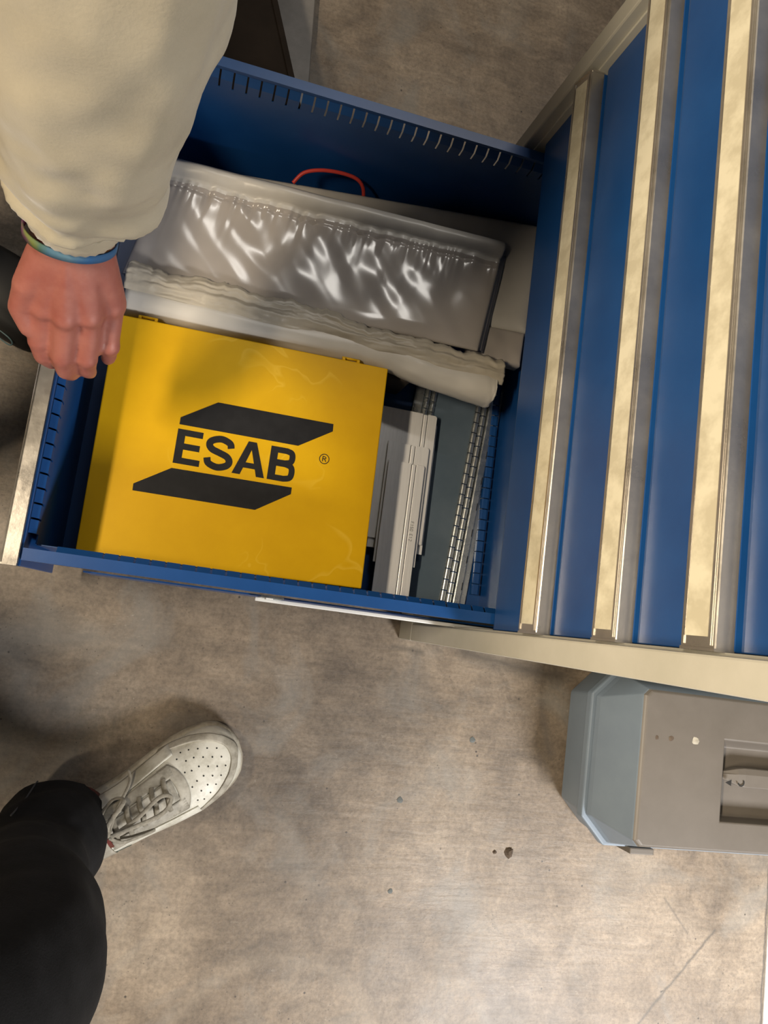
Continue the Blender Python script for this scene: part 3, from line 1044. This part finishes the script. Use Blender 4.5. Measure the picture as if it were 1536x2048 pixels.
# carrying handle in its recess
hm = MB()
for x, hw, zt in ((rx0 + 0.003, 0.004, 0.188), (rx0 + 0.030, 0.0125, 0.1985), (rx0 + 0.042, 0.0140, 0.1995), (rx1 - 0.042, 0.0140, 0.1995), (rx1 - 0.030, 0.0125, 0.1985), (rx1 - 0.003, 0.004, 0.188)):
    yc = -0.5005
    hm.v += [(x, yc - hw, 0.182), (x, yc + hw, 0.182), (x, yc + hw, zt - 0.003), (x, yc + hw * 0.35, zt), (x, yc - hw, zt - 0.001)]
for i in range(5):
    for k in range(5):
        hm.f.append((i * 5 + k, i * 5 + (k + 1) % 5, (i + 1) * 5 + (k + 1) % 5, (i + 1) * 5 + k))
hm.f += [(4, 3, 2, 1, 0), (25, 26, 27, 28, 29)]
hnd = build(hm, 'handle', 'grey', gc, bevel=0.001)
build(MB().prism([(0.4600, -0.5095), (0.4705, -0.5140), (0.4705, -0.5050)], 0.1990, 0.1994, 'z'), 'arrow_mark', 'hole', hnd)
arc = [(0.4880 + 0.0052 * math.cos(a), -0.5075 + 0.0052 * math.sin(a)) for a in [math.radians(-170 + 12 * k) for k in range(18)]]
build(strokes([(arc, 0.0020)], 0.002, 'letter', 0.1996), 'arc_mark', 'hole', hnd)
build(MB().box(0.362, 0.405, -0.6440, -0.6340, 0.07, 0.115), 'latch', 'grey', gc, bevel=0.002)
for px_, py_, rr_ in ((0.3352, -0.4535, 0.0035), (0.3595, -0.4530, 0.005), (0.402, -0.4530, 0.0065)):
    m = MB()
    n = 9
    m.v = [(px_ + rr_ * (0.7 + 0.5 * random.random()) * math.cos(k * 6.283 / n), py_ + rr_ * (0.7 + 0.5 * random.random()) * math.sin(k * 6.283 / n), 0.2002) for k in range(n)] + [(px_, py_, 0.2010)]
    m.f = [(k, (k + 1) % n, n) for k in range(n)]
    build(m, 'dirt_spot', 'dirt' if rr_ < 0.006 else 'worn', glid)

# ------------------------------------------------------------------ crumbs on the floor
def crumb(x, y, r, m_, name, label, zz=0.6):
    b = MB()
    n = 8
    rings = []
    for j, (s, z) in enumerate(((1.0, 0.0), (0.9, 0.5), (0.4, 1.0))):
        rings.append([(x + r * s * (0.65 + 0.6 * random.random()) * math.cos(k * 6.283 / n), y + r * s * (0.65 + 0.6 * random.random()) * math.sin(k * 6.283 / n), z * r * zz + 0.0003) for k in range(n)])
    o = build(stack(rings), name, m_, None, origin=(x, y, 0))
    return tag(o, label, 'debris')


MT['chip_blue'] = mat('blue_grey_chip', (0.07, 0.08, 0.08), (0.11, 0.12, 0.12), rough=0.7, scale=90)
crumb(0.2126, -0.6834, 0.0085, 'dirt', 'dirt_crumb', 'dark brown crumb on the concrete left of the tool case corner')
crumb(0.1870, -0.6840, 0.0035, 'dirt', 'dirt_crumb', 'tiny brown crumb just left of the dark one')
crumb(0.1267, -0.5094, 0.0050, 'chip_blue', 'paint_chip', 'blue-grey paint chip on the floor below the cabinet post', 0.12)
crumb(0.0141, -0.6132, 0.0050, 'chip_blue', 'paint_chip', 'blue-grey paint chip in the middle of the bare floor', 0.12)
crumb(0.0160, -0.7520, 0.0042, 'chip_blue', 'paint_chip', 'faint grey chip lowest on the bare floor', 0.12)

# ------------------------------------------------------------------ things beyond the drawer
bb = thing('wooden_box', (-0.42, 0.62, 0), 'dark brown box on the floor behind the open drawer', 'box')
q0, q1 = Vector((-0.4453, 0.4496)), Vector((-0.3374, 0.4526))
dv = (Vector((-0.3793, 0.5645)) - q1).normalized()
cs = [q0 - dv * 0.05, q1 - dv * 0.05, q1 + dv * 0.42, q0 + dv * 0.42]
build(stack([[(c.x, c.y, 0.0185) for c in cs], [(c.x, c.y, 0.146) for c in cs]]), 'body', 'brown', bb, bevel=0.002)
e0, e1 = q1 - dv * 0.05, q1 + dv * 0.42
nn = Vector((dv.y, -dv.x))
ec = [e0 - nn * 0.010, e0 - nn * 0.001, e1 - nn * 0.001, e1 - nn * 0.010]
build(stack([[(c.x, c.y, 0.1465) for c in ec], [(c.x, c.y, 0.150) for c in ec]]), 'edge_strip', 'brown', bb, bevel=0.001)
bar = build(MB().box(-0.402, -0.3185, 0.40, 1.05, 0.0, 0.018), 'steel_bar', 'steel', None, origin=(-0.36, 0.72, 0), bevel=0.002)
bar.rotation_euler[2] = 0.075
tag(bar, 'flat grey steel bar on the floor beside the dark brown box', 'metal bar')

# ------------------------------------------------------------------ person with the white sneaker
p1 = thing('person', (-0.45, -0.66, 0), 'standing person in black trousers and a worn white sneaker', 'person')
TOE, DIRS = Vector((-0.258, -0.541)), Vector((-0.815, -0.580)).normalized()
SIDE = Vector((-DIRS.y, DIRS.x))      # points to the sole's lower-right side in the picture


def S(s, t, z):
    """shoe frame: s from the toe tip to the heel in metres, t across"""
    p = TOE + DIRS * s + SIDE * t
    return (p.x, p.y, z)


SL = 0.305


def halfw(s):
    k = s / SL
    pts = [(0, 0.0), (0.015, 0.022), (0.05, 0.038), (0.10, 0.0475), (0.18, 0.0535), (0.28, 0.0555), (0.40, 0.051), (0.55, 0.043), (0.70, 0.039), (0.85, 0.039), (0.94, 0.032), (0.985, 0.017), (1.0, 0.0)]
    for (a, wa), (b_, wb) in zip(pts, pts[1:]):
        if k <= b_:
            t = (k - a) / (b_ - a)
            return wa + (wb - wa) * t
    return 0.0


def topz(s):
    k = s / SL
    pts = [(0, 0.038), (0.03, 0.050), (0.08, 0.060), (0.16, 0.066), (0.26, 0.071), (0.36, 0.080), (0.48, 0.094), (0.58, 0.108), (0.66, 0.115), (0.8, 0.112), (1.0, 0.112)]
    for (a, wa), (b_, wb) in zip(pts, pts[1:]):
        if k <= b_:
            t = (k - a) / (b_ - a)
            return wa + (wb - wa) * t
    return 0.11


def off(s):
    return 0.006 * math.sin(math.pi * min(1, s / SL * 1.2)) - 0.002


def outline(scale, z, n=40):
    ss = [SL * (0.5 - 0.5 * math.cos(math.pi * k / n)) for k in range(n + 1)]
    a = [S(SL / 2 + (s - SL / 2) * (1 + (scale - 1) * 0.35), halfw(s) * scale + off(s), z) for s in ss]
    b_ = [S(SL / 2 + (s - SL / 2) * (1 + (scale - 1) * 0.35), -halfw(s) * scale + off(s), z) for s in ss[1:-1]][::-1]
    return a + b_


sneaker = build(stack([outline(0.99, 0.002), outline(1.03, 0.006), outline(1.045, 0.016), outline(1.035, 0.026), outline(0.99, 0.031)]), 'sneaker', 'sole', p1, smooth=True)


def surf(s, a):
    """upper surface point; a in [-1,1] across"""
    hw = halfw(s) * 0.96
    zt = topz(s)
    th = a * math.pi / 2
    y = math.sin(th) * hw
    pz = abs(math.cos(th)) ** 0.62
    return S(s, y + off(s), 0.027 + (zt - 0.027) * pz)


def ups(u, v):
    s = 0.004 + (SL * 0.985 - 0.004) * (u ** 1.15)
    return surf(s, -1 + 2 * v)


build(MB().grid(ups, 60, 30), 'upper', 'leather', sneaker, smooth=True, sub=1)


def patch(s0, s1, a0, a1, lift, name, m_, n1=16, n2=14, shape=None, solid=0.0016):
    def fn(u, v):
        s = s0 + (s1 - s0) * u
        a = a0 + (a1 - a0) * v
        if shape:
            s, a = shape(u, v)
        p = Vector(surf(s, a))
        c = Vector(S(s, off(s), 0.02))
        d_ = (p - c).normalized()
        return tuple(p + d_ * lift)
    return build(MB().grid(fn, n1, n2), name, m_, sneaker, smooth=True, solid=solid)


# mudguard round the toe, eyestays, tongue
def mud(u, v):
    # u along the toe from side to side, v width of the overlay
    a = -1 + 2 * u
    c = abs(a)
    s_out = 0.004 + 0.10 * c ** 2.6
    w = 0.0135 + 0.008 * c
    return (s_out + w * v * (1 - 0.5 * c), a * (1 - 0.20 * v))


patch(0, 0, 0, 0, 0.0012, 'toe_guard', 'worn', 44, 6, mud)
for s in (-1, 1):
    patch(0, 0, 0, 0, 0.0014, 'eyestay', 'worn', 16, 6, lambda u, v, s=s: (0.098 + 0.105 * u, s * (0.20 + 0.24 * v + 0.04 * u)))
    patch(0, 0, 0, 0, 0.0013, 'side_overlay', 'leather', 16, 8, lambda u, v, s=s: (0.088 + 0.15 * u, s * (0.55 + 0.38 * v - 0.05 * math.sin(u * 3.1))))
patch(0, 0, 0, 0, 0.0014, 'vamp_band', 'worn', 5, 18, lambda u, v: (0.086 + 0.016 * u + 0.014 * (2 * v - 1) ** 2, -0.46 + 0.92 * v))
patch(0.104, 0.215, -0.19, 0.19, 0.0018, 'tongue', 'worn', 16, 10)
patch(0.200, 0.222, -0.24, 0.34, 0.0036, 'tongue_lining', 'maroon', 8, 10)
patch(0, 0, 0, 0, 0.0028, 'side_badge', 'green', 10, 10, lambda u, v: (0.206 + 0.021 * (2 * u - 1) * math.sqrt(max(0, 1 - (2 * v - 1) ** 2)), 0.70 + 0.085 * (2 * v - 1)), solid=0.0006)
patch(0, 0, 0, 0, 0.0042, 'collar', 'worn', 24, 6, lambda u, v: (0.205 + 0.05 * abs(math.sin(u * math.pi)) * 0 + 0.02 * v, -0.95 + 1.9 * u))
# perforations in the toe box
hl = []
for r_, (s, n_, wdt) in enumerate(((0.030, 3, 0.20), (0.041, 4, 0.30), (0.052, 5, 0.38), (0.063, 6, 0.46), (0.074, 6, 0.50), (0.083, 4, 0.42))):
    for k in range(n_):
        a = -wdt + 2 * wdt * k / (n_ - 1)
        p = Vector(surf(s + 0.012 * a * a, a))
        d_ = (p - Vector(S(s, off(s), 0.02))).normalized()
        hl.append((p, d_))
hp = None
for p, d_ in hl:
    u_ = d_.orthogonal().normalized()
    w_ = d_.cross(u_)
    m = MB()
    m.v = [tuple(p + d_ * 0.0004 + (u_ * math.cos(k * 0.785) + w_ * math.sin(k * 0.785)) * 0.00125) for k in range(8)]
    m.f = [tuple(range(8))]
    build(m, 'perforation', 'hole', sneaker)


def lace(ctrl, r=0.0027, flat=0.5):
    P = []
    for s, a, l in ctrl:
        p = Vector(surf(s, a))
        c = Vector(S(s, off(s), 0.02))
        P.append(p + (p - c).normalized() * l)
    return build(MB().loft(P, [(r * flat, r)] * len(P), 10, subdiv=6), 'lace', 'lace', sneaker, smooth=True)


for k, s in enumerate((0.112, 0.130, 0.148, 0.166, 0.184)):
    lace([(s, -0.27, 0.002), (s + 0.003, -0.12, 0.006), (s + 0.004, 0.05, 0.0062), (s + 0.008, 0.20, 0.005), (s + 0.009, 0.29, 0.002)], 0.0034)
lace([(0.200, 0.06, 0.008), (0.170, 0.10, 0.016), (0.130, 0.16, 0.017), (0.112, 0.04, 0.014), (0.125, -0.06, 0.013), (0.160, 0.02, 0.014), (0.198, 0.08, 0.009)], 0.0030)
lace([(0.200, 0.06, 0.008), (0.192, -0.16, 0.015), (0.165, -0.36, 0.014), (0.178, -0.52, 0.010), (0.198, -0.34, 0.013), (0.203, 0.02, 0.010)], 0.0032)
lace([(0.199, 0.07, 0.009), (0.188, 0.30, 0.010), (0.160, 0.46, 0.006), (0.150, 0.50, 0.004)], 0.0024)
lace([(0.199, 0.04, 0.009), (0.178, -0.30, 0.009), (0.152, -0.60, 0.008), (0.147, -0.80, 0.016)], 0.0022)

# trousers
LP = [(-0.488, -0.664, 0.075), (-0.489, -0.665, 0.095), (-0.490, -0.669, 0.16), (-0.4985, -0.676, 0.25), (-0.492, -0.668, 0.36), (-0.474, -0.652, 0.47), (-0.470, -0.654, 0.56), (-0.53, -0.66, 0.68), (-0.68, -0.64, 0.82), (-0.87, -0.63, 0.93)]
LR = [(0.070, 0.062), (0.070, 0.062), (0.068, 0.062), (0.068, 0.066), (0.070, 0.070), (0.074, 0.075), (0.074, 0.076), (0.080, 0.082), (0.088, 0.09), (0.12, 0.14)]


def fold(a, t):
    return 0.006 * math.sin(t * 34 + 1.8 * math.cos(a - 0.6)) * max(0.0, 1 - abs(t - 0.27) * 4.5) + 0.004 * math.sin(t * 26 + 2.2 * math.sin(a)) * max(0, 1 - abs(t - 0.55) * 4) + 0.003 * fbm(math.cos(a) * 1.3, math.sin(a) * 1.3, t * 6)


tm = MB().loft(LP, LR, 48, fold, up=(1, 0, 0), subdiv=10)
tm.loft([(-0.84, -0.40, 0.0), (-0.85, -0.42, 0.45), (-0.93, -0.56, 0.90)], [0.075, 0.08, 0.11], 28, up=(1, 0, 0), subdiv=5)  # unseen second leg, placed to shade the floor at the left
tm.loft([(-0.94, -0.64, 0.80), (-0.96, -0.62, 1.02)], [(0.12, 0.17), (0.12, 0.17)], 28, up=(1, 0, 0))
tr = build(tm, 'trousers', 'denim', p1, remesh=0.005)
build(MB().loft([(-0.96, -0.62, 1.0), (-0.97, -0.61, 1.15), (-0.97, -0.60, 1.32), (-0.96, -0.60, 1.45), (-0.94, -0.60, 1.52)], [(0.12, 0.18), (0.125, 0.19), (0.125, 0.20), (0.10, 0.19), (0.06, 0.07)], 32, up=(1, 0, 0), subdiv=6), 'unseen_torso', 'denim', p1, smooth=True)  # out-of-view torso, added to block the left tube from the floor
# stitched side seam
sp = []
for k in range(9):
    t = k / 8
    a = math.radians(118)
    i = t * 2.6
    i0 = min(int(i), 8)
    f_ = i - i0
    c = Vector(LP[i0]).lerp(Vector(LP[i0 + 1]), f_)
    sp.append(c + Vector((math.cos(a) * 0.0700, math.sin(a) * 0.0635, 0)))
build(MB().loft(sp, [0.0011] * 9, 8, subdiv=3), 'seam', 'thread', tr, smooth=True)
build(MB().loft([(-0.466, -0.658, 0.05), (-0.470, -0.660, 0.10), (-0.474, -0.663, 0.16)], [0.044, 0.043, 0.045], 24), 'sock', 'maroon', p1, smooth=True)

# ------------------------------------------------------------------ person reaching in with the left arm
p2 = thing('person', (-0.80, 0.10, 0), 'person in a beige sweater reaching down towards the open drawer front', 'person')
hb = MB()
MCP = [(-0.5514, -0.0926, 0.465), (-0.5298, -0.0983, 0.467), (-0.5097, -0.0907, 0.463), (-0.4927, -0.0734, 0.455)]
PIPJ = [(-0.5566, -0.1175, 0.430), (-0.5334, -0.1280, 0.425), (-0.5109, -0.1227, 0.420), (-0.4920, -0.1052, 0.420)]
DIPJ = [(-0.5540, -0.1265, 0.410), (-0.5318, -0.1350, 0.402), (-0.5118, -0.1285, 0.397), (-0.4935, -0.1110, 0.400)]
TIPJ = [(-0.5480, -0.1260, 0.391), (-0.5285, -0.1310, 0.380), (-0.5120, -0.1245, 0.376), (-0.4960, -0.1080, 0.382)]
WR = [(-0.5405, -0.0500, 0.527), (-0.5120, -0.0445, 0.522)]
for i in range(4):
    w_ = Vector(WR[0]).lerp(Vector(WR[1]), i / 3)
    hb.capsule(w_, MCP[i], 0.0200, 0.0145)
    hb.capsule(MCP[i], PIPJ[i], 0.0125, (0.0105, 0.0108, 0.0103, 0.0094)[i])
    hb.capsule(PIPJ[i], DIPJ[i], (0.0104, 0.0107, 0.0102, 0.0092)[i], (0.0092, 0.0095, 0.0090, 0.0082)[i])
    hb.capsule(DIPJ[i], TIPJ[i], (0.0091, 0.0094, 0.0089, 0.0081)[i], (0.0080, 0.0082, 0.0078, 0.0072)[i])
    hb.ball(MCP[i], 0.0142)
nb = Vector((0.0, -0.82, 0.57))
for i in range(4):
    w_ = Vector(WR[0]).lerp(Vector(WR[1]), 0.25 + i / 6)
    hb.capsule(w_ + nb * 0.0185, Vector(MCP[i]) + nb * 0.0120, 0.0030, 0.0036)
    hb.ball(Vector(MCP[i]) + nb * 0.0035, 0.0130)
    hb.ball(PIPJ[i], 0.0113)
hb.capsule(WR[0], WR[1], 0.0225, 0.0215)
hb.capsule((-0.548, -0.060, 0.510), (-0.5650, -0.0840, 0.486), 0.0190, 0.0135)
hb.capsule((-0.5650, -0.0840, 0.486), (-0.5725, -0.0985, 0.463), 0.0125, 0.0108)
hb.capsule((-0.5725, -0.0985, 0.463), (-0.5655, -0.1120, 0.444), 0.0108, 0.0082)
hb.capsule((-0.5450, -0.070, 0.490), (-0.5050, -0.060, 0.480), 0.0180, 0.0160)
for a, b_ in zip(((-0.5385, -0.0480, 0.529), (-0.5130, -0.0430, 0.524)), ((-0.5300, -0.0200, 0.610), (-0.5080, -0.0170, 0.608))):
    hb.capsule(a, b_, 0.0220, 0.0240)
hb.v = [(a, b + 0.007, c) for a, b, c in hb.v]
hand = build(hb, 'arm', 'skin', p2, remesh=0.0026)
# nails on the visible thumb
AP = [(-0.5235, -0.0290, 0.553), (-0.5215, -0.0250, 0.572), (-0.5180, -0.0200, 0.596), (-0.5090, -0.0150, 0.640), (-0.5015, -0.0073, 0.700), (-0.4880, 0.0010, 0.780), (-0.4860, 0.0150, 0.88), (-0.52, 0.06, 1.00), (-0.60, 0.11, 1.14), (-0.72, 0.10, 1.22)]
AR = [0.0400, 0.0415, 0.0540, 0.0665, 0.0710, 0.0720, 0.0740, 0.085, 0.10, 0.12]


def sleeve(a, t):
    d_ = 0.0065 * math.sin(t * 62 + 2.2 * math.sin(a + 0.8)) * max(0, 1 - abs(t - 0.22) * 6)
    d_ += 0.009 * fbm(math.cos(a) * 1.2, math.sin(a) * 1.2, t * 8)
    if t < 0.10:
        d_ *= 0.2
    return d_


sm = MB().loft(AP, AR, 48, sleeve, subdiv=12)
sm.loft([(-0.98, 0.08, 0.86), (-0.96, 0.08, 1.0), (-0.90, 0.08, 1.16), (-0.80, 0.09, 1.28), (-0.70, 0.09, 1.36)], [(0.12, 0.17), (0.12, 0.18), (0.12, 0.19), (0.11, 0.19), (0.06, 0.08)], 32, up=(1, 0, 0.3), subdiv=6)  # torso out of view, added for the shade it casts
sweater = build(sm, 'sweater', 'knit', p2, remesh=0.005)
# ribbed cuff
cu = MB().loft([(-0.5240, -0.0300, 0.5495), (-0.5228, -0.0275, 0.560), (-0.5212, -0.0245, 0.574)], [0.0385, 0.0415, 0.0425], 60, lambda a, t: 0.0006 * math.cos(a * 30), subdiv=4, caps=False)
build(cu, 'cuff', 'knit', p2, smooth=True, solid=0.002)
# woven wristband
bc = Vector((-0.5265, -0.0420, 0.5380))
ax_ = (Vector((-0.5278, -0.0520, 0.512)) - Vector((-0.524, -0.0371, 0.545))).normalized()
ux_ = Vector((1, 0.12, -0.10))
ux_ = (ux_ - ax_ * ux_.dot(ax_)).normalized()
vx_ = ax_.cross(ux_)
bm_ = MB()
n = 64
for k in range(n):
    a = 2 * math.pi * k / n
    for sgn, rad in ((-1, 0.0006), (1, 0.0006), (1, -0.0012), (-1, -0.0012)):
        e_ = bc + ux_ * math.cos(a) * (0.0392 + rad) + vx_ * math.sin(a) * (0.0275 + rad) + ax_ * (sgn * 0.0046)
        bm_.v.append(tuple(e_))
for k in range(n):
    for q in range(4):
        bm_.f.append((k * 4 + q, k * 4 + (q + 1) % 4, ((k + 1) % n) * 4 + (q + 1) % 4, ((k + 1) % n) * 4 + q))
build(bm_, 'wristband', 'band', p2, smooth=True)['label'] = 'blue woven wristband with a green and purple end'
# legs and the dark shoe of the same person
tm = MB()
for fx, fy in ((-0.80, 0.10), (-0.785, -0.17)):  # legs out of view, the second one placed to darken the floor
    tm.loft([(fx, fy, 0.06), (fx - 0.01, fy, 0.4), (fx - 0.02, fy * 0.9, 0.62), (-0.96, 0.08 + (fy - 0.0) * 0.5, 0.9)], [0.072, 0.075, 0.082, 0.11], 28, lambda a, t: 0.003 * fbm(math.cos(a), math.sin(a), t * 6), up=(1, 0, 0), subdiv=6)
build(tm, 'trousers', 'denim', p2, remesh=0.007)
sd = Vector((0.86, -0.50)).normalized()
sn = Vector((0.50, 0.86)).normalized()
t0 = Vector((-0.605, 0.018))


def B(s, t, z):
    p = t0 - sd * s + sn * t
    return (p.x, p.y, z)


def bo(sc, z, n=24):
    ss = [SL * (0.5 - 0.5 * math.cos(math.pi * k / n)) for k in range(n + 1)]
    return [B(s, halfw(s) * sc, z) for s in ss] + [B(s, -halfw(s) * sc, z) for s in ss[1:-1]][::-1]


bs = build(stack([bo(1.0, 0.001), bo(1.06, 0.012), bo(1.05, 0.026), bo(0.97, 0.034), bo(0.93, 0.045), bo(0.72, 0.06)]), 'sneaker', 'blacksh', p2, smooth=True)
for s in (0.060, 0.118, 0.176):
    loop = []
    for k in range(24):
        a = 2 * math.pi * k / 24
        ls = s + (0.017 + 0.004 * (1 if math.cos(a) > 0 else -1) * 0) * math.copysign(abs(math.cos(a)) ** 0.6, math.cos(a))
        lt = -(halfw(s) * 1.045) + 0.004 * math.sin(a)
        loop.append(B(ls, lt, 0.0305 + 0.005 * math.sin(a)))
    loop.append(loop[0])
    build(MB().loft(loop, [0.0011] * 25, 8, caps=False), 'sole_trim', 'teal', bs, smooth=True)
